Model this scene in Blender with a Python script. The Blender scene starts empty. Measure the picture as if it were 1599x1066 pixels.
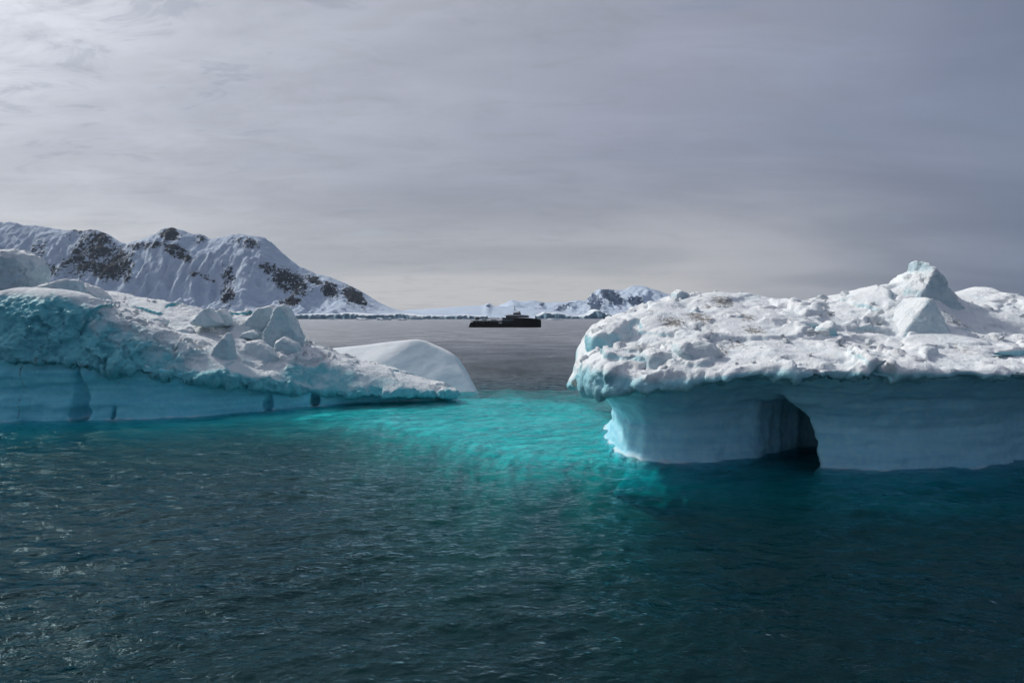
import bpy, math, random
import numpy as np
from math import radians as R

# ------------------------------------------------------------------ camera, sky, sun, exposure
SC = bpy.context.scene
COL = SC.collection
FPX = 1066.0                       # focal length in photograph pixels (24 mm equivalent)
CAM_Z = 10.0
PITCH = math.atan(38.0 / FPX)
cd = bpy.data.cameras.new('camera')
cam = bpy.data.objects.new('camera', cd)
COL.objects.link(cam)
cd.sensor_width = 36.0
cd.lens = 36.0 * FPX / 1599.0
cd.clip_start = 0.1
cd.clip_end = 60000.0
cam.location = (0, 0, CAM_Z)
cam.rotation_euler = (math.pi / 2 - PITCH, 0, 0)
SC.camera = cam

SUN_AZ, SUN_EL = R(-57), R(40)     # azimuth measured from +Y towards +X
SDIR = (math.sin(SUN_AZ) * math.cos(SUN_EL), math.cos(SUN_AZ) * math.cos(SUN_EL), math.sin(SUN_EL))

W = bpy.data.worlds.new('World')
SC.world = W
W.use_nodes = True
wt = W.node_tree
for n in list(wt.nodes):
    wt.nodes.remove(n)


class NT:
    """small helper for writing node trees"""
    def __init__(self, tree):
        self.t = tree

    def n(self, kind, **kw):
        nd = self.t.nodes.new(kind)
        ins = kw.pop('ins', {})
        for k, v in kw.items():
            setattr(nd, k, v)
        for k, v in ins.items():
            self.set(nd, k, v)
        return nd

    def set(self, nd, k, v):
        s = nd.inputs[k]
        if isinstance(v, bpy.types.NodeSocket):
            self.t.links.new(v, s)
        elif isinstance(v, bpy.types.Node):
            self.t.links.new(v.outputs[0], s)
        else:
            if isinstance(v, tuple) and len(v) == 3 and s.type == 'RGBA':
                v = v + (1.0,)
            s.default_value = v

    def math(self, op, a, b=None, c=None, clamp=False):
        nd = self.t.nodes.new('ShaderNodeMath')
        nd.operation = op
        nd.use_clamp = clamp
        self.set(nd, 0, a)
        if b is not None:
            self.set(nd, 1, b)
        if c is not None:
            self.set(nd, 2, c)
        return nd.outputs[0]

    def vmath(self, op, a, b=None, out=0):
        nd = self.t.nodes.new('ShaderNodeVectorMath')
        nd.operation = op
        self.set(nd, 0, a)
        if b is not None:
            self.set(nd, 1, b)
        return nd.outputs[out]

    def mix(self, f, a, b, blend='MIX'):
        nd = self.t.nodes.new('ShaderNodeMix')
        nd.data_type = 'RGBA'
        nd.blend_type = blend
        self.set(nd, 0, f)
        self.set(nd, 6, a)
        self.set(nd, 7, b)
        return nd.outputs[2]

    def ramp(self, f, stops):
        nd = self.t.nodes.new('ShaderNodeValToRGB')
        e = nd.color_ramp.elements
        while len(e) < len(stops):
            e.new(0.5)
        for i, (p, c) in enumerate(stops):
            e[i].position = p
            e[i].color = c if isinstance(c, tuple) else (c, c, c, 1)
        self.set(nd, 0, f)
        return nd.outputs[0]

    def rng(self, f, a, b, c=0.0, d=1.0, smooth=True):
        nd = self.t.nodes.new('ShaderNodeMapRange')
        nd.interpolation_type = 'SMOOTHSTEP' if smooth else 'LINEAR'
        for i, v in enumerate((f, a, b, c, d)):
            self.set(nd, i, v)
        return nd.outputs[0]

    def noise(self, vec, scale, detail=4.0, rough=0.55, dist=0.0):
        nd = self.t.nodes.new('ShaderNodeTexNoise')
        self.set(nd, 'Vector', vec)
        self.set(nd, 'Scale', scale)
        self.set(nd, 'Detail', detail)
        self.set(nd, 'Roughness', rough)
        self.set(nd, 'Distortion', dist)
        return nd.outputs[0]


k = NT(wt)
sky = k.n('ShaderNodeTexSky', sky_type='NISHITA', sun_disc=False, sun_elevation=SUN_EL, sun_rotation=SUN_AZ,
          air_density=1.0, dust_density=1.5, ozone_density=1.5)
tc = k.n('ShaderNodeTexCoord')
dirv = k.vmath('NORMALIZE', tc.outputs['Generated'])
sep = k.n('ShaderNodeSeparateXYZ', ins={0: dirv})
dx, dy, dz = sep.outputs[0], sep.outputs[1], sep.outputs[2]
hz = k.math('ADD', k.math('MAXIMUM', dz, 0.0), 0.16)
comb = k.n('ShaderNodeCombineXYZ', ins={0: k.math('DIVIDE', dx, hz), 1: k.math('DIVIDE', dy, hz), 2: 0.0})
# cloud sheet seen in perspective: broad masses, streaks drawn out sideways, small ripples
mp = k.n('ShaderNodeMapping', ins={0: comb.outputs[0], 'Rotation': (0, 0, R(-34)), 'Scale': (0.5, 1.15, 1.0)})
broad = k.noise(mp.outputs[0], 0.75, 5.0, 0.5, 0.5)
mp2 = k.n('ShaderNodeMapping', ins={0: comb.outputs[0], 'Rotation': (0, 0, R(-24)), 'Location': (3.1, 1.7, 0), 'Scale': (1.0, 2.1, 1.0)})
streak = k.noise(mp2.outputs[0], 1.35, 6.0, 0.6, 0.5)
ripple = k.noise(mp2.outputs[0], 3.4, 6.0, 0.68, 0.9)
sund = k.vmath('DOT_PRODUCT', dirv, SDIR, out=1)
near_sun = k.rng(sund, -0.05, 0.80)                     # veil brightens towards the hidden sun
glow = k.math('POWER', k.math('MAXIMUM', sund, 0.0), 5.5)
low = k.rng(dz, 0.0, 0.26, 1.0, 0.0)                   # pale band above the horizon
away = k.mix(k.rng(sund, -0.75, 0.1), (0.17, 0.205, 0.275), (0.215, 0.258, 0.37))
cloud = k.mix(near_sun, away, (0.425, 0.440, 0.525))
cloud = k.mix(k.math('MULTIPLY', low, k.rng(sund, -0.08, 0.34, 0.0, 0.9)), cloud, (0.67, 0.655, 0.65))
cloud = k.mix(k.rng(broad, 0.38, 0.64, 0.0, 0.6), cloud, k.mix(1.0, cloud, (0.55, 0.58, 0.64), 'MULTIPLY'))
cloud = k.mix(k.math('MULTIPLY', k.rng(streak, 0.44, 0.80, 0.0, 0.4), k.rng(dz, 0.04, 0.28, 0.25, 1.0)), cloud, k.mix(1.0, cloud, (1.30, 1.31, 1.33), 'MULTIPLY'))
cloud = k.mix(k.math('MULTIPLY', k.rng(ripple, 0.48, 0.68), k.math('MULTIPLY', near_sun, 0.38)), cloud, (0.30, 0.315, 0.355))
cloud = k.mix(k.math('MULTIPLY', k.math('MULTIPLY', glow, k.rng(streak, 0.36, 0.6, 0.5, 1.0)), 0.85), cloud, (1.05, 1.10, 1.18))
fleck = k.math('MULTIPLY', k.rng(ripple, 0.40, 0.60, 0.35, 1.0), k.rng(sund, 0.80, 0.93))
cloud = k.mix(k.math('MULTIPLY', fleck, 0.85), cloud, (1.0, 1.05, 1.12))
wisp = k.math('MULTIPLY', k.rng(ripple, 0.46, 0.36), k.math('MULTIPLY', k.rng(sund, 0.68, 0.80), k.rng(dz, 0.12, 0.2)))
cloud = k.mix(k.math('MULTIPLY', wisp, 0.26), cloud, (0.24, 0.28, 0.36))
thin = k.rng(streak, 0.28, 0.42, 0.22, 0.0)            # blue shows through where the veil is thin
skyc = k.mix(1.0, sky.outputs[0], (0.10, 0.10, 0.10), 'MULTIPLY')
col = k.mix(k.math('ADD', thin, 0.06), cloud, skyc)
bg = k.n('ShaderNodeBackground', ins={0: col, 1: 0.88})
wo = k.n('ShaderNodeOutputWorld', ins={0: bg})

sl = bpy.data.lights.new('sun', 'SUN')
sl.energy = 2.9
sl.angle = R(7)
sl.color = (1.0, 0.95, 0.88)
sun = bpy.data.objects.new('sun', sl)
COL.objects.link(sun)
from mathutils import Vector
sun.rotation_euler = Vector(SDIR).to_track_quat('Z', 'Y').to_euler()
sun.location = (-60, 60, 80)

SC.view_settings.view_transform = 'Standard'
SC.view_settings.look = 'None'
SC.view_settings.exposure = 0.0
SC.view_settings.gamma = 1.0
SC.view_settings.use_curve_mapping = False
cy = SC.cycles
cy.use_denoising = True
cy.max_bounces = 6
cy.diffuse_bounces = 2
cy.glossy_bounces = 2
cy.use_adaptive_sampling = True
cy.adaptive_threshold = 0.025
cy.transmission_bounces = 4
cy.transparent_max_bounces = 12
cy.volume_bounces = 0
cy.sample_clamp_indirect = 4.0
cy.sample_clamp_direct = 6.0

# ------------------------------------------------------------------ helpers
_cp, _sp = math.cos(PITCH), math.sin(PITCH)


def at(px, py, d):
    """the point at forward distance d that the photograph shows at pixel (px, py)"""
    cx, cyy = (px - 799.5) / FPX, -(py - 533.0) / FPX
    t = d / (_cp + cyy * _sp)
    return (cx * t, d, CAM_Z + (-_sp + cyy * _cp) * t)


def ax(px, d):
    return (px - 799.5) / FPX * d


def _hash(ix, iy, iz, seed):
    h = (ix.astype(np.int64) * 374761393 + iy.astype(np.int64) * 668265263 + iz.astype(np.int64) * 1274126177 + seed * 974634777) & 0xFFFFFFFF
    h = ((h ^ (h >> 13)) * 1103515245) & 0xFFFFFFFF
    h = ((h ^ (h >> 16)) * 2246822519) & 0xFFFFFFFF
    h = h ^ (h >> 15)
    return (h & 0xFFFFFF).astype(np.float32) / np.float32(0xFFFFFF)


def vnoise(P, scale, seed=0):
    """smooth value noise in -1..1 at points P (n,3)"""
    Q = P * (1.0 / np.asarray(scale, dtype=np.float64))
    I = np.floor(Q).astype(np.int64)
    F = (Q - I).astype(np.float32)
    F = F * F * F * (F * (F * 6 - 15) + 10)
    out = np.zeros(len(P), np.float32)
    for a in (0, 1):
        wx = F[:, 0] if a else 1 - F[:, 0]
        for b in (0, 1):
            wy = F[:, 1] if b else 1 - F[:, 1]
            for c in (0, 1):
                wz = F[:, 2] if c else 1 - F[:, 2]
                out += wx * wy * wz * _hash(I[:, 0] + a, I[:, 1] + b, I[:, 2] + c, seed)
    return out * 2 - 1


def fbm(P, scale, octaves=4, gain=0.5, seed=0):
    s, a, out, tot = np.asarray(scale, dtype=np.float64), 1.0, 0, 0
    for o in range(octaves):
        out = out + a * vnoise(P + 17.3 * o, s, seed + o)
        tot += a
        a *= gain
        s = s / 2.03
    return out / tot


def worley(P, scale, seed=0):
    """distance to the nearest jittered cell point, about 0..1"""
    Q = P / scale
    I = np.floor(Q).astype(np.int64)
    best = np.full(len(P), 9.0, np.float32)
    for a in (-1, 0, 1):
        for b in (-1, 0, 1):
            for c in (-1, 0, 1):
                J = I + (a, b, c)
                d = 0
                for q in range(3):
                    d = d + (J[:, q] + _hash(J[:, 0], J[:, 1], J[:, 2], seed + 31 * q) - Q[:, q]) ** 2
                best = np.minimum(best, d)
    return np.sqrt(best)


def plates(P, scale, seed=0):
    """a random level -1..1 for the nearest cell: broken plates with steps between them"""
    Q = P / scale
    I = np.floor(Q).astype(np.int64)
    best = np.full(len(P), 9.0, np.float32)
    val = np.zeros(len(P), np.float32)
    for a in (-1, 0, 1):
        for b in (-1, 0, 1):
            for c in (-1, 0, 1):
                J = I + (a, b, c)
                d = 0
                for q in range(3):
                    d = d + (J[:, q] + _hash(J[:, 0], J[:, 1], J[:, 2], seed + 31 * q) - Q[:, q]) ** 2
                m = d < best
                best[m] = d[m]
                val[m] = _hash(J[:, 0], J[:, 1], J[:, 2], seed + 777)[m]
    return val * 2 - 1


def smax(a, b, kk):
    h = np.clip(0.5 + 0.5 * (a - b) / kk, 0, 1)
    return b + (a - b) * h + kk * h * (1 - h)


def smin(a, b, kk):
    return -smax(-a, -b, kk)


def sd_poly(X, Y, poly):
    """signed distance to a closed polygon, negative inside"""
    d = np.full(X.shape, 1e18)
    ins = np.zeros(X.shape, bool)
    n = len(poly)
    for i in range(n):
        x0, y0 = poly[i]
        x1, y1 = poly[(i + 1) % n]
        ex, ey = x1 - x0, y1 - y0
        t = np.clip(((X - x0) * ex + (Y - y0) * ey) / (ex * ex + ey * ey + 1e-12), 0, 1)
        d = np.minimum(d, (X - x0 - t * ex) ** 2 + (Y - y0 - t * ey) ** 2)
        c = ((y0 > Y) != (y1 > Y)) & (X < ex * (Y - y0) / (ey if abs(ey) > 1e-12 else 1e-12) + x0)
        ins ^= c
    d = np.sqrt(d)
    return np.where(ins, -d, d)


def tps(ctrl, X, Y, lam=0.05):
    """smooth surface through control points (x, y, z)"""
    C = np.array(ctrl, float)
    n = len(C)
    def U(r2):
        return 0.5 * r2 * np.log(r2 + 1e-9)
    K = U((C[:, None, 0] - C[None, :, 0]) ** 2 + (C[:, None, 1] - C[None, :, 1]) ** 2) + lam * np.eye(n)
    Pm = np.c_[np.ones(n), C[:, :2]]
    A = np.block([[K, Pm], [Pm.T, np.zeros((3, 3))]])
    w = np.linalg.solve(A, np.r_[C[:, 2], 0, 0, 0])
    out = w[n] + w[n + 1] * X + w[n + 2] * Y
    for i in range(n):
        out = out + w[i] * U((X - C[i, 0]) ** 2 + (Y - C[i, 1]) ** 2)
    return out


def surface_nets(f, org, h):
    """mesh of the zero level of field f (negative inside)"""
    s = f < 0
    nx, ny, nz = f.shape
    cnt = np.zeros((nx - 1, ny - 1, nz - 1), np.uint8)
    corners = [(a, b, c) for a in (0, 1) for b in (0, 1) for c in (0, 1)]
    for a, b, c in corners:
        cnt += s[a:nx - 1 + a, b:ny - 1 + b, c:nz - 1 + c]
    act = (cnt > 0) & (cnt < 8)
    I = np.argwhere(act)
    idx = np.full(act.shape, -1, np.int64)
    idx[act] = np.arange(len(I))
    vals = {q: f[I[:, 0] + q[0], I[:, 1] + q[1], I[:, 2] + q[2]].astype(np.float64) for q in corners}
    acc = np.zeros((len(I), 3))
    num = np.zeros(len(I))
    for q in corners:
        for x in range(3):
            if q[x] == 0:
                r = list(q); r[x] = 1; r = tuple(r)
                v0, v1 = vals[q], vals[r]
                m = (v0 < 0) != (v1 < 0)
                t = np.where(m, v0 / np.where(m, v0 - v1, 1), 0)
                p = np.array(q, float)[None, :].repeat(len(I), 0)
                p[:, x] = t
                acc += p * m[:, None]
                num += m
    V = (I + acc / num[:, None]) * h + np.array(org)
    quads = []
    for x in range(3):
        o = [0, 1, 2]; o.remove(x)
        sl0 = [slice(None)] * 3; sl1 = [slice(None)] * 3
        sl0[x] = slice(0, -1); sl1[x] = slice(1, None)
        for q in o:
            sl0[q] = slice(1, -1); sl1[q] = slice(1, -1)
        ch = s[tuple(sl0)] != s[tuple(sl1)]
        E = np.argwhere(ch)
        E[:, o[0]] += 1; E[:, o[1]] += 1
        flip = s[E[:, 0], E[:, 1], E[:, 2]]
        def cell(da, db):
            J = E.copy(); J[:, o[0]] += da; J[:, o[1]] += db
            return idx[J[:, 0], J[:, 1], J[:, 2]]
        q4 = np.stack([cell(-1, -1), cell(0, -1), cell(0, 0), cell(-1, 0)], 1)
        if x == 1:
            flip = ~flip
        q4[~flip] = q4[~flip][:, ::-1]
        quads.append(q4)
    return V, np.concatenate(quads)


def vert_normals(V, Q):
    n = np.cross(V[Q[:, 2]] - V[Q[:, 0]], V[Q[:, 3 if Q.shape[1] > 3 else 1]] - V[Q[:, 1]])
    N = np.zeros_like(V)
    for i in range(Q.shape[1]):
        for c in range(3):
            N[:, c] += np.bincount(Q[:, i], n[:, c], len(V))
    return N / (np.linalg.norm(N, axis=1, keepdims=True) + 1e-12)


def mesh_np(name, V, Q, mat, parent=None, smooth=True, attrs=None):
    me = bpy.data.meshes.new(name)
    V = np.asarray(V, np.float32); Q = np.asarray(Q, np.int32)
    me.vertices.add(len(V)); me.vertices.foreach_set('co', V.ravel())
    me.loops.add(Q.size); me.loops.foreach_set('vertex_index', Q.ravel())
    me.polygons.add(len(Q)); me.polygons.foreach_set('loop_start', np.arange(0, Q.size, Q.shape[1], dtype=np.int32))
    me.polygons.foreach_set('use_smooth', np.full(len(Q), smooth))
    for an, av in (attrs or {}).items():
        a = me.attributes.new(an, 'FLOAT', 'POINT')
        a.data.foreach_set('value', np.asarray(av, np.float32))
    me.update(calc_edges=True)
    me.validate()
    o = bpy.data.objects.new(name, me)
    COL.objects.link(o)
    if mat:
        me.materials.append(mat)
    if parent:
        o.parent = parent
        o.matrix_parent_inverse = parent_inverse(parent)
    return o


def parent_inverse(p):
    from mathutils import Matrix
    return Matrix.Translation(p.location).inverted()


def tag(o, label=None, cat=None, group=None, kind=None):
    for a, b in (('label', label), ('category', cat), ('group', group), ('kind', kind)):
        if b:
            o[a] = b
    return o


def empty(name, loc):
    o = bpy.data.objects.new(name, None)
    o.location = loc
    COL.objects.link(o)
    return o


def new_mat(name):
    m = bpy.data.materials.new(name)
    m.use_nodes = True
    t = m.node_tree
    for n in list(t.nodes):
        t.nodes.remove(n)
    return m, NT(t)


# ------------------------------------------------------------------ materials
def ice_material(name, snow, ice, snow_lo, snow_hi, band=0.0, sss=0.25, bump=0.25, dirt_col=(0.10, 0.085, 0.07), wob=0.9, use_up=True):
    """snow lies on the flatter faces, bare glacier ice shows on the steep ones; 'dirt' attribute carries moraine grit"""
    m, k = new_mat(name)
    geo = k.n('ShaderNodeNewGeometry')
    P = k.n('ShaderNodeTexCoord').outputs['Object']
    nz = k.n('ShaderNodeSeparateXYZ', ins={0: geo.outputs['Normal']}).outputs[2]
    if use_up:
        nz = k.n('ShaderNodeAttribute', attribute_name='up').outputs['Fac']
    n1 = k.noise(P, 0.55, 5.0, 0.6, 0.3)
    n2 = k.noise(P, 2.6, 5.0, 0.6)
    up = k.math('ADD', nz, k.math('MULTIPLY', k.math('SUBTRACT', n1, 0.5), wob))
    f = k.rng(up, snow_lo, snow_hi)
    mpb = k.n('ShaderNodeMapping', ins={0: P, 'Scale': (0.10, 0.10, 1.5)})
    nb = k.noise(mpb.outputs[0], 1.0, 5.0, 0.6, 0.4)
    ic = k.mix(k.rng(nb, 0.35, 0.68, 0.0, band), ice, tuple(c * s for c, s in zip(ice, (0.55, 0.78, 0.86))))
    ic = k.mix(k.rng(n2, 0.42, 0.72, 0.0, 0.35), ic, tuple(min(0.85, c * s) for c, s in zip(ice, (1.5, 1.2, 1.15))))
    sn = k.mix(k.rng(n1, 0.40, 0.70, 0.0, 0.5), snow, tuple(c * s for c, s in zip(snow, (0.87, 0.95, 0.985))))
    c = k.mix(f, ic, sn)
    at_ = k.n('ShaderNodeAttribute', attribute_name='dirt')
    n3 = k.noise(P, 3.2, 6.0, 0.7, 0.4)
    dm = k.math('MULTIPLY', k.rng(k.math('ADD', n3, k.math('MULTIPLY', at_.outputs['Fac'], 0.32)), 0.66, 0.80), k.math('MINIMUM', k.math('MULTIPLY', at_.outputs['Fac'], 1.6), 1.0))
    c = k.mix(k.math('MULTIPLY', dm, 0.8), c, dirt_col)
    nf = k.noise(P, 7.0, 6.0, 0.65)
    vor = k.n('ShaderNodeTexVoronoi', ins={'Vector': P, 'Scale': 3.0})
    hgt = k.math('ADD', k.math('ADD', nf, k.math('MULTIPLY', vor.outputs[0], 0.35)), k.math('MULTIPLY', k.noise(P, 2.2, 4.0, 0.6, 0.6), 1.6))
    bp = k.n('ShaderNodeBump', ins={'Strength': bump, 'Distance': 0.16, 'Height': hgt})
    b = k.n('ShaderNodeBsdfPrincipled', ins={'Base Color': c, 'Normal': bp.outputs[0]})
    k.set(b, 'Roughness', k.rng(f, 0.0, 1.0, 0.42, 0.75, False))
    k.set(b, 'Specular IOR Level', 0.25)
    if sss:
        b.subsurface_method = 'RANDOM_WALK'
        k.set(b, 'Subsurface Weight', sss)
        k.set(b, 'Subsurface Radius', (0.25, 0.75, 1.0))
        k.set(b, 'Subsurface Scale', 0.4)
    k.n('ShaderNodeOutputMaterial', ins={0: b.outputs[0]})
    return m


SNOW = (0.80, 0.83, 0.85)
M_CAP_R = ice_material('snow_crust', SNOW, (0.28, 0.59, 0.68), 0.0, 0.6, sss=0.0, bump=0.5, wob=0.7)
M_CAP_L = ice_material('firn_crust', SNOW, (0.15, 0.53, 0.61), 0.60, 0.90, sss=0.0, bump=0.8, wob=0.5)
M_BASE = ice_material('glacier_ice', (0.62, 0.74, 0.80), (0.38, 0.74, 0.88), 0.6, 1.0, band=0.6, sss=0.35, bump=0.12)
M_BASE_L = ice_material('blue_glacier_ice', (0.5, 0.68, 0.74), (0.22, 0.69, 0.81), 0.6, 1.0, band=0.6, sss=0.35, bump=0.12)
M_BLOCK = ice_material('block_ice', SNOW, (0.54, 0.68, 0.74), 0.25, 0.7, band=0.35, sss=0.0, bump=0.8)
M_WEDGE = ice_material('wind_packed_snow', SNOW, (0.56, 0.74, 0.81), 0.55, 0.80, sss=0.0, bump=0.12, wob=0.15)  # ice colour paints the bluish shade of the steeper front facet
M_FOOT = ice_material('submerged_ice', (0.82, 0.88, 0.88), (0.78, 0.88, 0.88), 0.2, 0.8, sss=0.0, bump=0.3)


def simple(name, col, rough=0.5, metal=0.0, var=0.15, scale=1.0, spec=0.3):
    m, k = new_mat(name)
    P = k.n('ShaderNodeTexCoord').outputs['Object']
    n = k.noise(P, scale, 5.0, 0.6)
    c = k.mix(k.rng(n, 0.3, 0.7), tuple(v * (1 - var) for v in col), tuple(min(1, v * (1 + var)) for v in col))
    b = k.n('ShaderNodeBsdfPrincipled', ins={'Base Color': c, 'Roughness': rough, 'Metallic': metal, 'Specular IOR Level': spec})
    k.n('ShaderNodeOutputMaterial', ins={0: b.outputs[0]})
    return m


# sea: clear surface (mirror by Fresnel, else see-through) over water that swallows red light
def sea_material():
    m, k = new_mat('sea_water')
    P = k.n('ShaderNodeNewGeometry').outputs['Position']
    mp = k.n('ShaderNodeMapping', ins={0: P, 'Rotation': (0, 0, R(12)), 'Scale': (0.55, 1.0, 1.0)})
    a = k.noise(mp.outputs[0], 1.7, 3.0, 0.55, 0.2)
    mp2 = k.n('ShaderNodeMapping', ins={0: P, 'Rotation': (0, 0, R(-17)), 'Scale': (0.6, 1.0, 1.0)})
    b_ = k.noise(mp2.outputs[0], 5.5, 3.0, 0.6, 0.1)
    gust = k.rng(k.noise(P, 0.05, 3.0, 0.5), 0.35, 0.65, 0.6, 1.15)
    c_ = k.noise(mp.outputs[0], 0.32, 3.0, 0.6, 0.3)
    h = k.math('MULTIPLY', k.math('ADD', k.math('ADD', k.math('MULTIPLY', a, 0.17), k.math('MULTIPLY', b_, 0.085)), k.math('MULTIPLY', c_, 0.5)), gust)
    bp = k.n('ShaderNodeBump', ins={'Strength': 1.0, 'Distance': 1.0, 'Height': h})
    # facets of the small chop: their tilt is added to the normal directly so that it holds at any distance
    tilt = None
    for mpx, sc_, st_ in ((mp, 0.12, 0.10), (mp, 0.9, 0.15), (mp2, 3.1, 0.18), (mp, 9.0, 0.09)):
        nn = k.n('ShaderNodeTexNoise', ins={'Vector': mpx.outputs[0], 'Scale': sc_, 'Detail': 2.0})
        v = k.vmath('MULTIPLY', k.vmath('SUBTRACT', nn.outputs['Color'], (0.5, 0.5, 0.5)), (st_ * 1.6, st_ * 2.6, 0.0))
        tilt = v if tilt is None else k.vmath('ADD', tilt, v)
    nrm = k.vmath('NORMALIZE', k.vmath('ADD', bp.outputs[0], tilt))
    fr = k.n('ShaderNodeFresnel', ins={'IOR': 1.28, 'Normal': nrm})
    # beyond the modelled waves the unbuilt chop counts as surface roughness
    far = k.vmath('LENGTH', k.vmath('MULTIPLY', P, (1.0, 1.0, 0.0)), out=1)
    gl = k.n('ShaderNodeBsdfGlossy', ins={'Color': k.mix(k.rng(far, 60.0, 130.0), (0.58, 0.84, 0.93), (0.71, 0.735, 0.78)), 'Roughness': k.math('ADD', k.rng(far, 70.0, 320.0, 0.07, 0.38), k.math('MULTIPLY', k.rng(k.noise(k.n('ShaderNodeMapping', ins={0: P, 'Scale': (0.02, 0.07, 1.0)}).outputs[0], 1.0, 5.0, 0.65), 0.35, 0.65), k.rng(far, 90.0, 300.0, 0.0, 0.16))), 'Normal': nrm})  # gloss colour dims and tints the reflected sky, teal near and greyer far out
    tr = k.n('ShaderNodeBsdfTransparent', ins={0: (1, 1, 1)})
    # suspended glacial flour sends a little blue-green light back up
    df = k.n('ShaderNodeBsdfDiffuse', ins={0: (0.0006, 0.012, 0.0145)})
    body = k.n('ShaderNodeAddShader', ins={0: tr.outputs[0], 1: df.outputs[0]})
    mx = k.n('ShaderNodeMixShader', ins={0: fr.outputs[0], 1: body.outputs[0], 2: gl.outputs[0]})
    va = k.n('ShaderNodeVolumeAbsorption', ins={'Color': (0.0, 0.905, 0.90), 'Density': 1.2})
    k.n('ShaderNodeOutputMaterial', ins={0: mx.outputs[0], 1: va.outputs[0]})
    return m


M_SEA = sea_material()
M_BED = simple('seabed_silt', (0.05, 0.08, 0.08), 0.9, var=0.3, scale=0.1)


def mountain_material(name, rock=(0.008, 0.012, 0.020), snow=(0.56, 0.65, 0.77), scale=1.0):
    m, k = new_mat(name)
    P = k.n('ShaderNodeTexCoord').outputs['Object']
    at_ = k.n('ShaderNodeAttribute', attribute_name='rock')
    mp = k.n('ShaderNodeMapping', ins={0: P, 'Scale': (1.0, 0.6, 1.6)})
    n1 = k.noise(mp.outputs[0], 0.030 * scale, 8.0, 0.72, 0.8)
    mps = k.n('ShaderNodeMapping', ins={0: P, 'Rotation': (0, R(24), 0), 'Scale': (2.2, 0.5, 0.8)})
    n2 = k.noise(mps.outputs[0], 0.042 * scale, 6.0, 0.7, 0.6)
    f = k.rng(k.math('ADD', at_.outputs['Fac'], k.math('ADD', k.math('MULTIPLY', k.math('SUBTRACT', n1, 0.5), 2.4), k.math('MULTIPLY', k.math('SUBTRACT', n2, 0.5), 1.5))), 0.50, 0.66)
    rc = k.mix(k.rng(n2, 0.35, 0.65), rock, tuple(c * 2.0 for c in rock))
    sc_ = k.mix(k.rng(n1, 0.35, 0.7, 0.0, 0.6), snow, tuple(c * s for c, s in zip(snow, (0.80, 0.87, 0.94))))
    c = k.mix(f, sc_, rc)
    bp = k.n('ShaderNodeBump', ins={'Strength': 0.8, 'Distance': 14.0, 'Height': n1})
    b = k.n('ShaderNodeBsdfPrincipled', ins={'Base Color': c, 'Roughness': 0.85, 'Specular IOR Level': 0.1, 'Normal': bp.outputs[0]})
    k.n('ShaderNodeOutputMaterial', ins={0: b.outputs[0]})
    return m


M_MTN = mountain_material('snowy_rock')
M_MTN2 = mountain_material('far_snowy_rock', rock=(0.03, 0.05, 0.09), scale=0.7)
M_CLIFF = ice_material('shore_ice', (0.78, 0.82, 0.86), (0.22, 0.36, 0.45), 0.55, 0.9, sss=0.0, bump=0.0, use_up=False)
M_FLOE = ice_material('floe_ice', SNOW, (0.46, 0.62, 0.70), 0.3, 0.7, sss=0.0, bump=0.0, use_up=False)

# ------------------------------------------------------------------ sea and seabed
random.seed(4)
rng = np.random.RandomState(11)


def wave_height(x, y):
    z = np.zeros_like(x)
    for i in range(64):
        lam = 0.5 * (8.0 ** (rng_w[i, 0] ** 1.4))       # 0.5 .. 4 m
        th = R(100) + rng_w[i, 1] * R(30)
        kk = 2 * math.pi / lam
        a = 0.0105 * lam ** 0.85
        ph = kk * (x * math.cos(th) + y * math.sin(th)) + rng_w[i, 2] * 6.28
        s = np.sin(ph)
        z += a * (s + 0.25 * np.cos(2 * ph))
    return z * 0.42


rng_w = np.c_[rng.rand(64), np.clip(rng.randn(64), -2, 2), rng.rand(64)]
ang = np.linspace(R(-72), R(72), 760)
rad = [13.0]
while rad[-1] < 130:
    rad.append(rad[-1] + 0.13 + max(0, rad[-1] - 40) * 0.0032)
while rad[-1] < 40000:
    rad.append(rad[-1] * 1.06)
rad = np.array(rad)
RR, AA = np.meshgrid(rad, ang, indexing='ij')
WX = RR * np.sin(AA)
WY = RR * np.cos(AA) - 18.0
fade = np.clip((220 - RR) / 120, 0, 1)
WZ = wave_height(WX, WY) * fade
nr, na = RR.shape
top = np.c_[WX.ravel(), WY.ravel(), WZ.ravel()]
ii = np.arange(nr * na).reshape(nr, na)
quads = np.stack([ii[:-1, :-1], ii[:-1, 1:], ii[1:, 1:], ii[1:, :-1]], -1).reshape(-1, 4)[:, ::-1]
# close the body of water: a rim going down and a floor
rim = np.concatenate([ii[0, :], ii[1:, -1], ii[-1, -2::-1], ii[-2:0:-1, 0]])
low_ = top[rim].copy(); low_[:, 2] = -30.0
nb = len(top)
V = np.concatenate([top, low_, [[0, 100, -30.0]]])
j = np.arange(len(rim)); j2 = (j + 1) % len(rim)
side = np.stack([rim[j2], rim[j], nb + j, nb + j2], 1)
cap_ = np.stack([nb + j2, nb + j, np.full(len(rim), len(V) - 1), np.full(len(rim), len(V) - 1)], 1)[:, :3]
sea = mesh_np('sea', V, np.concatenate([quads, side]), M_SEA)
import bmesh
bm = bmesh.new(); bm.from_mesh(sea.data)
bm.verts.ensure_lookup_table()
for t3 in cap_:
    try:
        bm.faces.new([bm.verts[int(q)] for q in t3])
    except ValueError:
        pass
bmesh.ops.recalc_face_normals(bm, faces=bm.faces)
bm.to_mesh(sea.data); bm.free()
tag(sea, 'dark teal rippled sea with turquoise water between the icebergs', 'sea', kind='structure')

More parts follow.
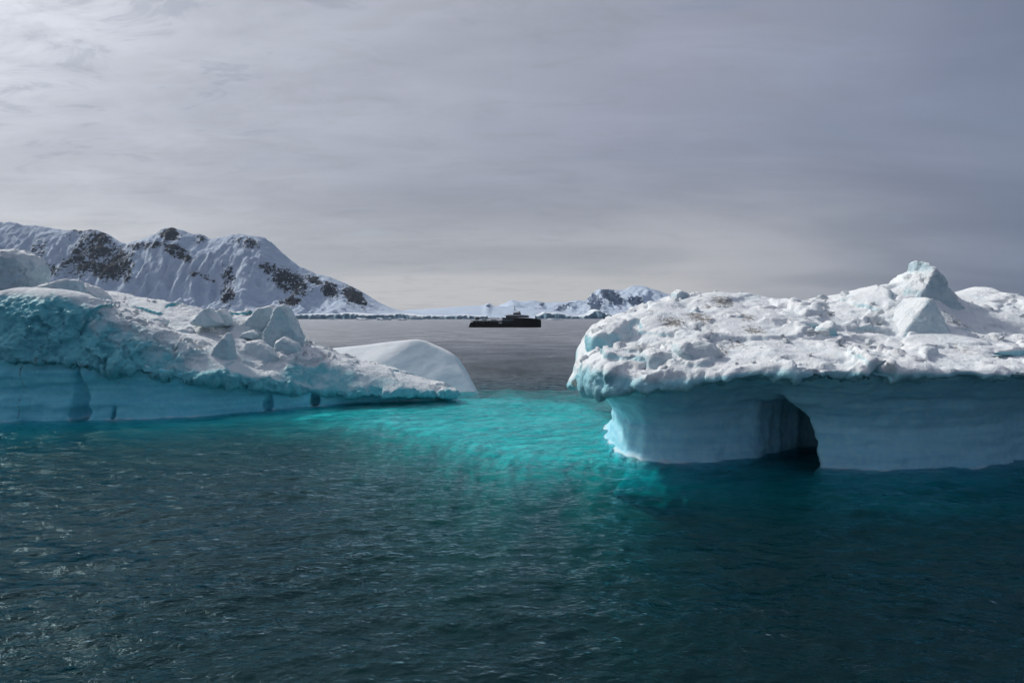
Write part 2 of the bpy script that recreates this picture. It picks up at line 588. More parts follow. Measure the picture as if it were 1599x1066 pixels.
gx = np.linspace(-1, 1, 41)
GX, GY = np.meshgrid(np.sign(gx) * np.abs(gx) ** 3 * 30000, (gx + 1) ** 3 / 8 * 38000 - 30, indexing='ij')
gz = -24 + 1.5 * np.sin(GX * .05) * np.cos(GY * .04)
gi = np.arange(41 * 41).reshape(41, 41)
bed = mesh_np('seabed', np.c_[GX.ravel(), GY.ravel(), gz.ravel()],
              np.stack([gi[:-1, :-1], gi[1:, :-1], gi[1:, 1:], gi[:-1, 1:]], -1).reshape(-1, 4), M_BED)
tag(bed, 'dark silty seabed far below the surface', 'seabed', kind='structure')


# ------------------------------------------------------------------ mountains
def ridge_land(name, sky_pts, d_shore, d_ridge, d_back, rocks, mat, label, step=7.0, shore_h=6.0, rough=1.0, seed=3, apron=0.22, rock_bias=0.0):
    """land with the photographed skyline as its crest: snow apron at the shore, steep upper face, gullies down the slope"""
    P = [at(px, py, d_ridge) for px, py in sky_pts]
    xs = np.array([p[0] for p in P]); zs = np.array([p[2] for p in P])
    X1 = np.arange(xs[0], xs[-1], step)
    Y1 = np.r_[np.arange(d_shore, d_ridge + 60, step), np.linspace(d_ridge + 70, d_back, 12)]
    X, Y = np.meshgrid(X1, Y1, indexing='ij')
    crest = np.interp(X, xs, zs)
    sh = 35 * np.sin(X / 170.0) + 20 * np.sin(X / 63.0 + 1)
    t = np.clip((Y - d_shore - sh * np.clip(1 - (Y - d_shore) / 400, 0, 1)) / (d_ridge - d_shore), 0, 1)
    prof = np.where(t < 0.45, apron * (t / 0.45) ** 1.2, apron + (1 - apron) * np.clip((t - 0.45) / 0.55, 0, 1) ** 0.85)
    back = np.clip((Y - d_ridge) / (d_back - d_ridge), 0, 1)
    H = crest * prof * (1 - 0.75 * back ** 1.2)
    Q = np.c_[X.ravel(), Y.ravel(), np.zeros(X.size)]
    g = fbm(Q, (150, 420, 1), 5, 0.55, seed).reshape(X.shape)
    Qw = Q + np.c_[fbm(Q, 260, 3, 0.5, seed + 11) * 120, fbm(Q, 260, 3, 0.5, seed + 12) * 120, np.zeros(len(Q))]
    g2 = (1 - np.abs(fbm(Qw, (210, 300, 1), 5, 0.58, seed + 9))).reshape(X.shape)
    amp = np.clip(t * 3, 0, 1) * np.clip((1.03 - t) * 3.0, 0.05, 1) * (1 - back)
    H = H + rough * amp * (g * 0.20 + (g2 - 0.75) * 0.34) * np.maximum(crest, 40)
    H = H + rough * fbm(Q, 40, 3, 0.5, seed + 4).reshape(X.shape) * np.clip(crest, 0, 400) * 0.026
    H = np.maximum(H, 0) + shore_h * np.clip(t * 30, 0, 1) - 3.0
    # rock shows where the photograph shows it, at steep places
    rock = np.full(X.shape, rock_bias)
    PX = X / Y * FPX + 799.5
    PY = 495.0 - (H - CAM_Z) / Y * FPX
    for (cx, cyy, rx, ry, a, w) in rocks:
        ca, sa = math.cos(R(a)), math.sin(R(a))
        u = ((PX - cx) * ca + (PY - cyy) * sa) / rx
        v = (-(PX - cx) * sa + (PY - cyy) * ca) / ry
        rock = np.maximum(rock, w * np.clip(1.12 - (u * u + v * v) * 0.45, 0, 1))
    rock = np.where(rock > 0, rock + 0.9 * (g2 - 0.80) + 0.25 * g, rock)
    rock[t < 0.05] = 0
    n0, n1 = X.shape
    ix = np.arange(n0 * n1).reshape(n0, n1)
    Qd = np.stack([ix[:-1, :-1], ix[1:, :-1], ix[1:, 1:], ix[:-1, 1:]], -1).reshape(-1, 4)
    o = mesh_np(name, np.c_[X.ravel(), Y.ravel(), H.ravel()], Qd, mat, attrs={'rock': rock.ravel()})
    tag(o, label, 'mountain', kind='structure')
    return o


ridge_land('mountain', [(-420, 400), (-250, 352), (-100, 338), (0, 347), (50, 352), (100, 361), (128, 362), (143, 358), (165, 366), (185, 376), (198, 381),
                        (225, 374), (245, 366), (258, 358), (268, 357), (285, 361), (300, 366), (318, 369), (324, 374), (345, 372), (365, 368), (382, 366), (398, 370),
                        (410, 371), (425, 381), (437, 394), (452, 406), (470, 418), (490, 427), (520, 436), (545, 446), (562, 455), (578, 466), (597, 477), (620, 485), (650, 489), (700, 493)],
           3450, 4200, 5200,
           [(150, 385, 34, 26, 20, 0.95), (180, 410, 34, 26, 10, 0.85), (120, 412, 26, 18, -20, 0.75), (72, 420, 22, 10, 10, 0.8), (62, 388, 12, 14, 40, 0.5),
            (230, 385, 26, 6, -5, 0.7), (268, 366, 16, 8, 10, 0.85), (282, 395, 22, 9, 25, 0.75), (312, 376, 10, 9, 0, 0.7), (326, 435, 16, 5, 25, 0.7), (303, 428, 6, 4, 0, 0.65),
            (355, 446, 11, 32, 5, 0.68), (392, 380, 20, 8, 10, 0.55), (455, 440, 30, 16, 28, 0.72), (437, 428, 26, 10, 25, 0.6), (515, 455, 14, 11, 20, 0.95), (490, 437, 14, 6, 25, 0.75), (552, 463, 18, 11, 35, 0.95), (568, 476, 6, 9, 0, 0.7), (455, 470, 14, 6, 0, 0.7)],
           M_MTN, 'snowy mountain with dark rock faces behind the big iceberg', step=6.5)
ridge_land('snow_hill', [(560, 494), (600, 489), (640, 484), (680, 482), (715, 479), (755, 477), (763, 473), (770, 478), (800, 480), (850, 484), (900, 489), (960, 493)],
           4600, 5400, 6300, [(763, 477, 3, 4, 40, 0.8)], M_MTN2, 'low smooth snowfield along the far shore behind the ship', step=11, rough=0.25, seed=21)
ridge_land('mountain', [(740, 492), (765, 484), (785, 474), (800, 469), (815, 471), (835, 470), (850, 473), (868, 472), (885, 472), (900, 469), (915, 470), (925, 459), (935, 452), (950, 452), (965, 454), (980, 450),
                        (990, 446), (1005, 447), (1020, 452), (1050, 462), (1100, 470), (1200, 480), (1400, 486), (1700, 490)],
           5600, 6800, 8200, [(878, 482, 14, 5, -25, 0.8), (847, 474, 4, 4, 0, 0.7), (928, 472, 11, 17, -30, 0.72), (956, 464, 18, 8, 30, 0.92), (992, 470, 13, 7, 15, 0.85), (906, 485, 3, 5, 0, 0.6)],
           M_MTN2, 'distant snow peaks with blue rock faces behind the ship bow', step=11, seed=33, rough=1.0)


def ice_front(name, pts, d, depth, label, seed):
    """broken vertical ice edge of a glacier along the water"""
    P = [at(px, py, d) for px, py in pts]
    xs = np.array([p[0] for p in P]); zs = np.array([p[2] for p in P])
    X1 = np.arange(xs[0], xs[-1], 5.0)
    n = len(X1)
    Q = np.c_[X1, np.zeros(n), np.zeros(n)]
    topz = np.interp(X1, xs, zs) * (1 + 0.22 * fbm(Q, 60, 4, 0.6, seed)) + 1.0
    yy = d + 60 * fbm(Q, 150, 4, 0.6, seed + 5) + 14 * vnoise(Q, 16, seed + 7)
    rows = []
    for (f, dy) in ((-0.1, 0), (0.35, 1.5), (0.8, 4), (1.0, 9), (1.15, 60), (1.2, depth), (-0.1, depth + 10)):
        zz = np.where(f < 0, -2.0, topz * f)
        rows.append(np.c_[X1, yy + dy + 5 * vnoise(Q + f * 99, 11, seed + 3), zz])
    Vv = np.concatenate(rows)
    ix = np.arange(len(rows) * n).reshape(len(rows), n)
    Qd = np.stack([ix[:-1, :-1], ix[:-1, 1:], ix[1:, 1:], ix[1:, :-1]], -1).reshape(-1, 4)
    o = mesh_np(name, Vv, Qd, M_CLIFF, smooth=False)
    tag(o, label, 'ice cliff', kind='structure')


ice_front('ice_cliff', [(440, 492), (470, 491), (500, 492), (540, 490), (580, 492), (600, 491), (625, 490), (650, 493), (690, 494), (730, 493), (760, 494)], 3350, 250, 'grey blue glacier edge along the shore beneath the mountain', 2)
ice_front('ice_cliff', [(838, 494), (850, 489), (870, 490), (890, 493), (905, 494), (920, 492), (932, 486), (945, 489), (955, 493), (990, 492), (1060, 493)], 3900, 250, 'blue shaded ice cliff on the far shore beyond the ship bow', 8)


# ------------------------------------------------------------------ icebergs
def mesh_field(name, f, org, h, mat, parent, disp=None, dirt=None):
    Vv, Q = surface_nets(f, org, h)
    N = vert_normals(Vv, Q)
    if disp is not None:
        Vv = Vv + N * disp(Vv, N)[:, None]
    attrs = {'dirt': dirt(Vv) if dirt is not None else np.zeros(len(Vv)), 'up': N[:, 2]}
    return mesh_np(name, Vv, Q, mat, parent, attrs=attrs)


def grid(x0, x1, y0, y1, z0, z1, h):
    x = np.arange(x0, x1, h); y = np.arange(y0, y1, h); z = np.arange(z0, z1, h)
    X2, Y2 = np.meshgrid(x, y, indexing='ij')
    return x, y, z, X2, Y2


def spots(lst):
    """dirt weights from (px, py, d, radius m, weight)"""
    C = [(at(a, b, d), r, w) for a, b, d, r, w in lst]
    def f(V):
        out = np.zeros(len(V))
        for (c, r, w) in C:
            q = ((V[:, 0] - c[0]) / r) ** 2 + ((V[:, 1] - c[1]) / (r * 2.2)) ** 2 + ((V[:, 2] - c[2]) / (r * 0.8)) ** 2
            out = np.maximum(out, w * np.exp(-q))
        return out
    return f


def block(name, outline, d, thick, parent, mat, rnd=0.35, lean=0.0, amp=0.10, h=0.14, seed=0, taper=0.18, side=0.0, cuts=10):
    """ice block whose face follows the photographed outline, with its own depth and rounded edges"""
    P = [at(px, py, d) for px, py in outline]
    poly = [(p[0], p[2]) for p in P]
    xs = [p[0] for p in poly]; zs = [p[1] for p in poly]
    pad = 1.0
    x = np.arange(min(xs) - pad, max(xs) + pad, h); z = np.arange(min(zs) - pad, max(zs) + pad, h)
    y = np.arange(d - thick / 2 - pad - 1, d + thick / 2 + pad + 1, h)
    X, Z = np.meshgrid(x, z, indexing='ij')
    zmid = min(zs)
    sd = sd_poly(X, Z, poly)
    yy = (y[None, :, None] - d) - lean * (Z[:, None, :] - zmid) - side * (X[:, None, :] - np.mean(xs))
    q = np.abs(yy) - thick / 2
    a = sd[:, None, :] + rnd * 0.6 + taper * np.maximum(np.abs(yy) - thick * 0.15, 0)
    rnd = rnd * 0.6
    b = q + rnd
    f = np.minimum(np.maximum(a, b), 0) + np.sqrt(np.maximum(a, 0) ** 2 + np.maximum(b, 0) ** 2) - rnd
    rs = np.random.RandomState(seed)
    cx0, cz0 = np.mean(xs), np.mean(zs)
    ex, ez = (max(xs) - min(xs)) / 2, (max(zs) - min(zs)) / 2
    for i in range(cuts):
        nv = np.array([rs.uniform(-1, 1) * 0.9, rs.choice([-1, -1, 1]) * rs.uniform(0.5, 1), rs.uniform(-0.5, 0.9)])
        nv /= np.linalg.norm(nv)
        sup = abs(nv[0]) * ex * 0.75 + abs(nv[1]) * thick * 0.5 + abs(nv[2]) * ez * 0.75
        f = np.maximum(f, (X[:, None, :] - cx0) * nv[0] + yy * nv[1] + (Z[:, None, :] - cz0) * nv[2] - sup * rs.uniform(0.78, 1.0))
    def disp(V, N):
        return amp * (fbm(V, 1.6, 3, 0.5, seed) * 1.1) + amp * 0.6 * fbm(V, 0.55, 3, 0.55, seed + 3) + amp * 0.8 * plates(V + fbm(V, 0.8, 2, 0.5, seed + 4)[:, None] * 0.4, 0.9, seed + 5)
    return mesh_field(name, f.astype(np.float32), (x[0], y[0], z[0]), h, mat, parent, disp)


def lerp_tab(z, tab):
    a = sorted(tab)
    return np.interp(z, [q[0] for q in a], [q[1] for q in a])


# ---- the big iceberg on the right
berg_r = empty('iceberg', (22, 58, 0))
tag(berg_r, 'mushroom shaped iceberg with snowy cap, jagged pinnacle and dark sea cave', 'iceberg')
h = 0.17
x, y, z, X2, Y2 = grid(2.0, 47, 38.5, 80, -9, 15.5, h)
ctrl = [at(*p) for p in [
    (878, 590, 51), (885, 576, 50.5), (905, 566, 48), (940, 566, 46), (1000, 576, 44.4), (1060, 580, 43.6), (1130, 576, 42.6), (1200, 571, 42), (1300, 566, 41.4), (1400, 565, 41.2), (1500, 567, 41.2), (1599, 572, 41.2), (1750, 574, 41),
    (897, 578, 53), (915, 556, 52), (930, 545, 51.5), (960, 535, 50), (1000, 527, 50), (1060, 520, 50), (1130, 525, 49), (1200, 522, 49), (1300, 522, 49), (1400, 532, 48.5), (1500, 532, 48), (1599, 545, 47.5), (1750, 540, 48),
    (925, 528, 55), (945, 508, 56), (1000, 485, 57), (1060, 478, 57), (1130, 472, 57), (1200, 476, 57), (1290, 476, 57), (1350, 474, 56), (1400, 462, 55.5), (1440, 462, 55), (1500, 500, 54), (1599, 485, 56), (1750, 480, 56),
    (938, 512, 60), (970, 494, 61), (1020, 472, 62), (1090, 464, 63), (1120, 458, 63), (1160, 461, 63), (1240, 468, 63), (1290, 465, 63), (1340, 456, 60.5), (1380, 446, 59.5), (1410, 431, 58.5), (1428, 421, 58), (1470, 442, 58), (1500, 470, 58.5), (1530, 446, 65), (1560, 438, 66), (1599, 446, 66), (1750, 450, 66)]]
ctrl += [(xx, 75, 7.0) for xx in (8, 16, 24, 32, 40, 46)]
T = tps(ctrl, X2, Y2, 0.02)
cap_poly = [(ax(p, d), d) for p, d in [(890, 52), (895, 50.0), (914, 47.6), (944, 45.6), (1000, 44.0), (1060, 43.2), (1130, 42.2), (1250, 41.3), (1400, 40.8), (1599, 40.6), (1700, 40.6)]]
cap_poly += [(43, 42), (45, 58), (43, 74), (30, 77), (16, 76), (9, 70), (7.4, 64), (5.8, 58)]
sd_cap = sd_poly(X2, Y2, cap_poly)
PC = np.c_[X2.ravel(), Y2.ravel(), np.zeros(X2.size)]
sd_cap = sd_cap + 0.45 * fbm(PC, 3.0, 3, 0.55, 5).reshape(X2.shape) + 0.25 * fbm(PC, 0.9, 2, 0.55, 6).reshape(X2.shape)
PW = PC + np.c_[fbm(PC, 3.0, 3, 0.5, 301), fbm(PC, 3.0, 3, 0.5, 302), np.zeros(len(PC))] * 1.6
T = T + 0.30 * fbm(PC, 5.0, 3, 0.55, 8).reshape(X2.shape) + (0.36 * plates(PW, 4.2, 303) * np.clip(fbm(PC, 9.0, 2, 0.5, 304) * 2.5 + 0.5, 0, 1)).reshape(X2.shape)
B = np.interp(X2, [2, 4, 7, 10, 15, 30, 47], [4.5, 4.5, 4.9, 5.4, 6.15, 6.35, 6.1]) + 0.28 * fbm(PC, 1.8, 3, 0.6, 7).reshape(X2.shape)
z3 = z[None, None, :]
cap_f = smax(smax(sd_cap[:, :, None] + 0.0 * z3, (z3 - T[:, :, None]) * 0.85, 0.7), B[:, :, None] - z3, 0.45)
slit = at(1606, 559, 44.5)
sx = (x[:, None, None] - slit[0]) / 2.4; sy = (y[None, :, None] - slit[1]) / 2.6; sz = (z3 - slit[2]) / 0.24
cap_f = np.maximum(cap_f, -(np.sqrt(sx ** 2 + sy ** 2 + sz ** 2) - 1) * 0.3)
dirt_r = spots([(1128, 470, 57, 1.3, 1.0), (1110, 478, 56, 0.8, 0.7), (1090, 500, 53, 1.4, 0.95), (1050, 507, 52, 1.2, 0.95), (1018, 492, 55, 0.9, 0.8), (1165, 495, 53, 0.8, 0.95), (1175, 518, 50, 0.9, 1.0),
                (1120, 552, 46, 0.9, 0.85), (1150, 540, 47.5, 1.5, 0.65), (1215, 545, 47, 0.7, 0.75), (1295, 520, 49, 0.7, 1.0), (1310, 545, 47, 1.0, 0.75), (1395, 475, 55, 1.0, 0.7), (1480, 505, 53, 1.8, 0.7), (1530, 515, 50, 1.2, 0.85), (1500, 545, 46, 1.5, 0.6),
                (894, 598, 49.5, 0.55, 1.3), (1250, 480, 56, 1.2, 0.55), (1100, 520, 50, 2.0, 0.5)])


def disp_cap_r(V, N):
    m = 0.45 + 0.55 * np.clip(fbm(V, 5.0, 2, 0.5, 40) * 2.2 + 0.4, 0, 1)
    wp = V + np.c_[fbm(V, 1.5, 2, 0.5, 31), fbm(V, 1.5, 2, 0.5, 32), fbm(V, 1.5, 2, 0.5, 33)] * 0.9
    w = worley(wp, 1.3, 3)
    edge = np.clip((7.4 - V[:, 2]) / 1.6, 0, 1) * np.clip((50 - V[:, 1]) / 3, 0, 1)
    br = np.clip(fbm(V, 6.0, 3, 0.55, 45) * 3.0 - 0.05, 0, 1)
    return br * (0.36 * plates(wp, 2.3, 81) + 0.13 * plates(wp, 1.1, 82)) + m * (0.36 * fbm(V, 2.8, 4, 0.45, 41) + 0.06 * (0.55 - w) + 0.22 * np.abs(fbm(V, 2.6, 3, 0.55, 44)) + 0.05 * fbm(V, 0.5, 2, 0.6, 47)) + edge * (0.5 * (0.5 - worley(wp * (1, 1, 0.6), 0.8, 5)) + 0.35 * fbm(V, 1.4, 3, 0.6, 48))


TOP_R = (x, y, T, sd_cap)
mesh_field('snow_cap', cap_f.astype(np.float32), (x[0], y[0], z[0]), h, M_CAP_R, berg_r, disp_cap_r, dirt_r)

base_poly = [(ax(p, d), d) for p, d in [(960, 56), (966, 52.5), (982, 49.4), (1008, 48.0), (1070, 47.3), (1130, 47.4), (1165, 47.6), (1230, 46.8), (1287, 45.7), (1350, 45.0), (1440, 44.8), (1540, 46.2), (1599, 47.5), (1700, 48.5)]]
base_poly += [(43, 52), (43, 62), (40, 72), (20, 73), (12, 69), (9, 62)]
sd_b = sd_poly(X2, Y2, base_poly) + 0.35 * fbm(PC, 4.0, 2, 0.5, 12).reshape(X2.shape)
oz = lerp_tab(z, [(8, 3.4), (6.2, 2.9), (5.4, 1.9), (4.7, 1.05), (4.0, 0.4), (3.2, -0.15), (2.5, -0.28), (1.6, 0.0), (0.6, 0.22), (0.1, 0.30), (-0.45, 1.1), (-0.9, 2.0), (-2.0, 3.4), (-5, 4.6), (-9, 4.6)])
flare = lerp_tab(z, [(1.2, 0), (2.4, 0.25), (3.4, 0.8), (4.4, 1.3), (8, 1.3)])
left = np.clip((13.5 - X2) / 5.0, 0, 1)
left = left * left * (3 - 2 * left)
base_f = sd_b[:, :, None] - oz[None, None, :] - left[:, :, None] * flare[None, None, :]
base_f = smax(base_f, z3 - B[:, :, None] - 0.5, 0.3)
base_f = np.maximum(base_f, (sd_cap[:, :, None] + 0.9) + 0.0 * z3)
base_f = smax(base_f, -8.6 - z3, 0.4)
# sea cave eaten into the wall, opening to the front
# it runs in slantwise behind the nearer block of wall, so its left side fades in gently and its right edge is crisp
nz2 = fbm(PC, 2.4, 3, 0.55, 13).reshape(X2.shape)[:, :, None]
xx3, yy3 = x[:, None, None], y[None, :, None]
dl = -0.60 * (xx3 - 16.2) + 0.80 * (yy3 - 47.7) + 0.35 * nz2
xr = 21.15 - 0.42 * np.clip(z3, 0, 6) ** 1.25
dr = 0.62 * (xx3 - xr) - 0.78 * (yy3 - 45.8) + 0.22 * nz2
ceil_ = (z3 - (4.75 - 0.22 * np.clip(yy3 - 46, 0, 9) + 0.4 * nz2)) * 0.8
cave = smax(smax(smax(dl, dr, 0.5), ceil_, 0.7), (yy3 - 53.0) * 0.8, 0.8)
cave = smax(cave, -0.6 - z3, 0.3)
base_f = smax(base_f, -cave, (np.clip((20.0 - X2) * 0.45, 0.25, 1.4))[:, :, None])


def disp_base(V, N):
    band = fbm(V, (9.0, 9.0, 0.75), 3, 0.55, 61)
    scal = fbm(V, (1.3, 1.3, 2.2), 3, 0.5, 63)
    wpp = V + np.c_[fbm(V, 1.8, 2, 0.5, 67), fbm(V, 1.8, 2, 0.5, 68), fbm(V, 1.8, 2, 0.5, 69)] * 0.8
    pits = worley(wpp * (1, 1, 1.35), 1.7, 65)
    return 0.30 * band + 0.16 * scal + 0.20 * (pits - 0.5) + 0.02 * fbm(V, 0.4, 2, 0.5, 66)


mesh_field('ice_wall', base_f.astype(np.float32), (x[0], y[0], z[0]), h, M_BASE, berg_r, disp_base)

block('pinnacle', [(1385, 520), (1392, 480), (1405, 450), (1424, 428), (1430, 420), (1430, 407), (1436, 405), (1446, 409), (1449, 418), (1455, 421), (1460, 416), (1466, 424), (1468, 434), (1480, 448), (1500, 470), (1524, 496), (1520, 520)], 56.5, 4.2, berg_r, M_BLOCK, 0.25, 0.10, 0.22, seed=71, taper=0.40, side=0.35, cuts=4)
block('ice_slab', [(1376, 553), (1384, 542), (1405, 515), (1430, 484), (1448, 463), (1457, 466), (1463, 485), (1470, 520), (1480, 545), (1465, 560), (1430, 566), (1395, 562)], 50.2, 3.4, berg_r, M_BLOCK, 0.22, 0.35, 0.06, seed=72, taper=0.06, side=-0.25, cuts=0)
block('ice_block', [(1001, 584), (1003, 553), (1012, 546), (1046, 545), (1049, 560), (1046, 584)], 46.3, 3.0, berg_r, M_BLOCK, 0.22, 0.05, 0.08, seed=73)
block('ice_block', [(1050, 548), (1058, 534), (1085, 528), (1110, 534), (1123, 555), (1119, 574), (1100, 584), (1080, 584), (1068, 578)], 45.8, 3.4, berg_r, M_BLOCK, 0.7, 0.1, 0.14, seed=74)
block('ice_block', [(1044, 482), (1049, 457), (1058, 452), (1072, 457), (1085, 468), (1086, 484)], 60.5, 2.5, berg_r, M_BLOCK, 0.3, 0.0, 0.1, seed=75, side=0.5)
block('ice_block', [(917, 548), (917, 524), (928, 510), (952, 499), (985, 500), (990, 548), (940, 556)], 52.5, 5.0, berg_r, M_CAP_R, 0.8, 0.25, 0.2, seed=76)
block('ice_block', [(956, 514), (972, 497), (988, 479), (997, 479), (998, 492), (988, 506), (975, 516)], 64, 4.0, berg_r, M_BLOCK, 0.3, 0.0, 0.15, seed=77, side=0.4)
block('ice_slab', [(1112, 530), (1122, 508), (1138, 489), (1160, 487), (1166, 503), (1160, 524), (1140, 530)], 53.0, 2.2, berg_r, M_BLOCK, 0.3, 0.5, 0.08, seed=78)
block('ice_block', [(1078, 500), (1080, 484), (1086, 477), (1093, 484), (1096, 500)], 55.0, 1.6, berg_r, M_BLOCK, 0.3, 0.2, 0.08, seed=79)
block('ice_block', [(1230, 515), (1236, 502), (1255, 497), (1275, 503), (1283, 518), (1262, 527)], 51.5, 2.4, berg_r, M_CAP_R, 0.4, 0.2, 0.15, seed=80)
block('ice_block', [(1275, 532), (1282, 510), (1296, 502), (1306, 515), (1306, 534)], 49.5, 2.0, berg_r, M_CAP_R, 0.4, 0.2, 0.15, seed=81)

# pale ice lying under the surface in the gap: this is what makes the water glow turquoise
hf = 0.5
x, y, z, X2, Y2 = grid(-58, 26, 26, 108, -14.5, 0.2, hf)
PC = np.c_[X2.ravel(), Y2.ravel(), np.zeros(X2.size)]
shelf = [(9, 50.5), (11, 56), (10, 68), (6, 82), (-6, 86), (-16, 80), (-25, 75.5), (-34, 70), (-46, 67), (-46, 65), (-30, 67), (-19, 70.5), (-11, 66), (-3, 57), (3, 51)]
sds = np.maximum(sd_poly(X2, Y2, shelf) + 1.8 * fbm(PC, 9.0, 3, 0.5, 92).reshape(X2.shape), 0)
farside = np.clip((Y2 - 70) / 14, 0, 1) * np.clip((X2 + 26) / 14, 0, 1)
TZ = -0.40 - (0.21 * sds ** 1.5) * (1 - farside) - 0.05 * sds * farside
TZ = TZ + 0.20 * fbm(PC, 3.6, 4, 0.55, 90).reshape(X2.shape) * np.clip(1 + sds * 0.6, 1, 3)
TZ = np.maximum(TZ, -12.0)
foot_f = smax(z[None, None, :] - TZ[:, :, None], -13.5 - z[None, None, :], 0.5)
mesh_field('submerged_foot', foot_f.astype(np.float32), (x[0], y[0], z[0]), hf, M_FOOT, berg_r, lambda V, N: 0.12 * fbm(V, 1.6, 3, 0.5, 91))

# ---- the long iceberg on the left
berg_l = empty('iceberg', (-38, 78, 0))
tag(berg_l, 'long low iceberg with rough teal front and snow top strewn with ice blocks', 'iceberg')
h = 0.17
x, y, z, X2, Y2 = grid(-62, -3.5, 61, 101, -9, 14.0, h)
ctrl = [at(*p) for p in [
    (-150, 552, 64.6), (0, 554, 65.0), (60, 556, 65.3), (120, 562, 65.8), (190, 566, 66.8), (250, 572, 68), (340, 580, 70), (420, 590, 73.5), (480, 598, 76.5), (540, 606, 78), (600, 611, 79), (650, 613, 80), (690, 612, 81.2), (720, 617, 82),
    (-150, 510, 66.2), (0, 512, 66.4), (80, 518, 66.6), (150, 535, 67.0), (220, 548, 68.2), (300, 566, 70.0),
    (-150, 464, 68.3), (0, 462, 68.3), (80, 470, 68.3), (150, 503, 68.6), (220, 523, 69.8), (300, 548, 71.3), (340, 556, 72.5), (375, 566, 73.5), (400, 572, 75), (450, 567, 77), (500, 569, 79), (560, 584, 80), (620, 594, 81), (690, 601, 82.8),
    (-150, 457, 76), (0, 457, 75), (60, 468, 75), (120, 478, 76), (200, 492, 78), (250, 505, 78), (300, 517, 79), (370, 532, 80), (430, 543, 82), (500, 550, 83), (560, 564, 84), (620, 579, 84.5), (690, 600, 84.5),
    (-150, 450, 88), (0, 452, 86), (60, 455, 86), (120, 454, 86), (160, 455, 88), (200, 464, 90), (250, 476, 90), (320, 486, 90), (380, 492, 90), (430, 505, 88), (470, 535, 86)]]
ctrl += [(xx, 99, 5.0) for xx in (-66, -55, -45, -35)] + [(-24, 95, 4.0), (-15, 90, 3.0)]
T = tps(ctrl, X2, Y2, 0.02)
PC = np.c_[X2.ravel(), Y2.ravel(), np.zeros(X2.size)]
PW = PC + np.c_[fbm(PC, 3.0, 3, 0.5, 311), fbm(PC, 3.0, 3, 0.5, 312), np.zeros(len(PC))] * 1.6
T = T + 0.32 * fbm(PC, 5.5, 3, 0.55, 18).reshape(X2.shape) + (0.34 * plates(PW, 4.2, 313) * np.clip(fbm(PC, 9.0, 2, 0.5, 314) * 2.5 + 0.5, 0, 1)).reshape(X2.shape)
cap_poly = [(-66, 64.0), (ax(-150, 64.0), 64.0)] + [(ax(p, d), d) for p, d in [(0, 64.6), (120, 65.2), (190, 66.1), (250, 67.2), (340, 69.2), (420, 72.7), (480, 75.6), (540, 77.2), (600, 78.3), (650, 79.3), (690, 80.6), (722, 81.6), (728, 82.6)]]
cap_poly += [(-8.5, 85.5), (-16, 88), (-24, 90), (-29, 96), (-45, 99), (-64, 98), (-66, 80)]
sd_cap = sd_poly(X2, Y2, cap_poly) + 0.5 * fbm(PC, 3.0, 3, 0.55, 15).reshape(X2.shape) + 0.25 * fbm(PC, 0.9, 2, 0.55, 16).reshape(X2.shape)
PXg = X2 / Y2 * FPX + 799.5
sd_cap = sd_cap + np.clip((PXg - 330) / 120, 0, 1) * np.clip(0.16 - np.abs(fbm(PC * (1, 0.35, 1), 3.2, 2, 0.5, 77).reshape(X2.shape)), 0, 1) * 6.0 * np.clip(1 - (Y2 - 60 - (PXg - 330) * 0.03) / 25, 0.0, 1)
Blow = np.interp(PXg, [-150, 0, 130, 250, 340, 420, 480, 560, 640, 725], [5.9, 5.8, 5.1, 4.1, 3.2, 2.2, 1.5, 0.85, 0.55, 0.4])
Blow = Blow + 0.3 * fbm(PC, 1.6, 3, 0.6, 17).reshape(X2.shape) * np.clip(Blow, 0.7, 1.2)
z3 = z[None, None, :]
cap_f = smax(smax(sd_cap[:, :, None] + 0.0 * z3, (z3 - T[:, :, None]) * 0.75, 0.8), Blow[:, :, None] - z3, 0.4)


def disp_cap_l(V, N):
    steep = np.clip((0.80 - N[:, 2]) * 3.0, 0, 1) * np.clip((79.5 - V[:, 1]) / 2, 0.25, 1)
    wp = V + np.c_[fbm(V, 1.3, 3, 0.6, 34), fbm(V, 1.3, 3, 0.6, 35), fbm(V, 1.3, 3, 0.6, 36)] * 1.1
    w = worley(wp, 1.05, 23)
    w2 = worley(wp, 0.5, 27)
    m = 0.4 + 0.6 * np.clip(fbm(V, 5.0, 2, 0.5, 50) * 2.2 + 0.4, 0, 1)
    return (1 - steep) * (np.clip(fbm(V, 7.0, 3, 0.55, 55) * 2.5 + 0.4, 0, 1) * (0.45 * plates(wp, 2.4, 83) + 0.22 * plates(wp, 1.2, 84)) + m * (0.42 * fbm(V, 2.4, 4, 0.55, 51) + 0.10 * (0.55 - w))) + steep * (0.45 * (0.55 - w) + 0.30 * (0.5 - w2) + 0.34 * plates(wp, 1.5, 85) + 0.85 * fbm(V, 2.8, 4, 0.55, 52))


dirt_l = spots([(128, 575, 65.5, 0.7, 0.9), (60, 568, 65, 2.0, 0.55), (245, 588, 68, 1.4, 0.6), (28, 566, 65, 0.6, 0.8)])
TOP_L = (x, y, T, sd_cap)
mesh_field('snow_cap', cap_f.astype(np.float32), (x[0], y[0], z[0]), h, M_CAP_L, berg_l, disp_cap_l, dirt_l)

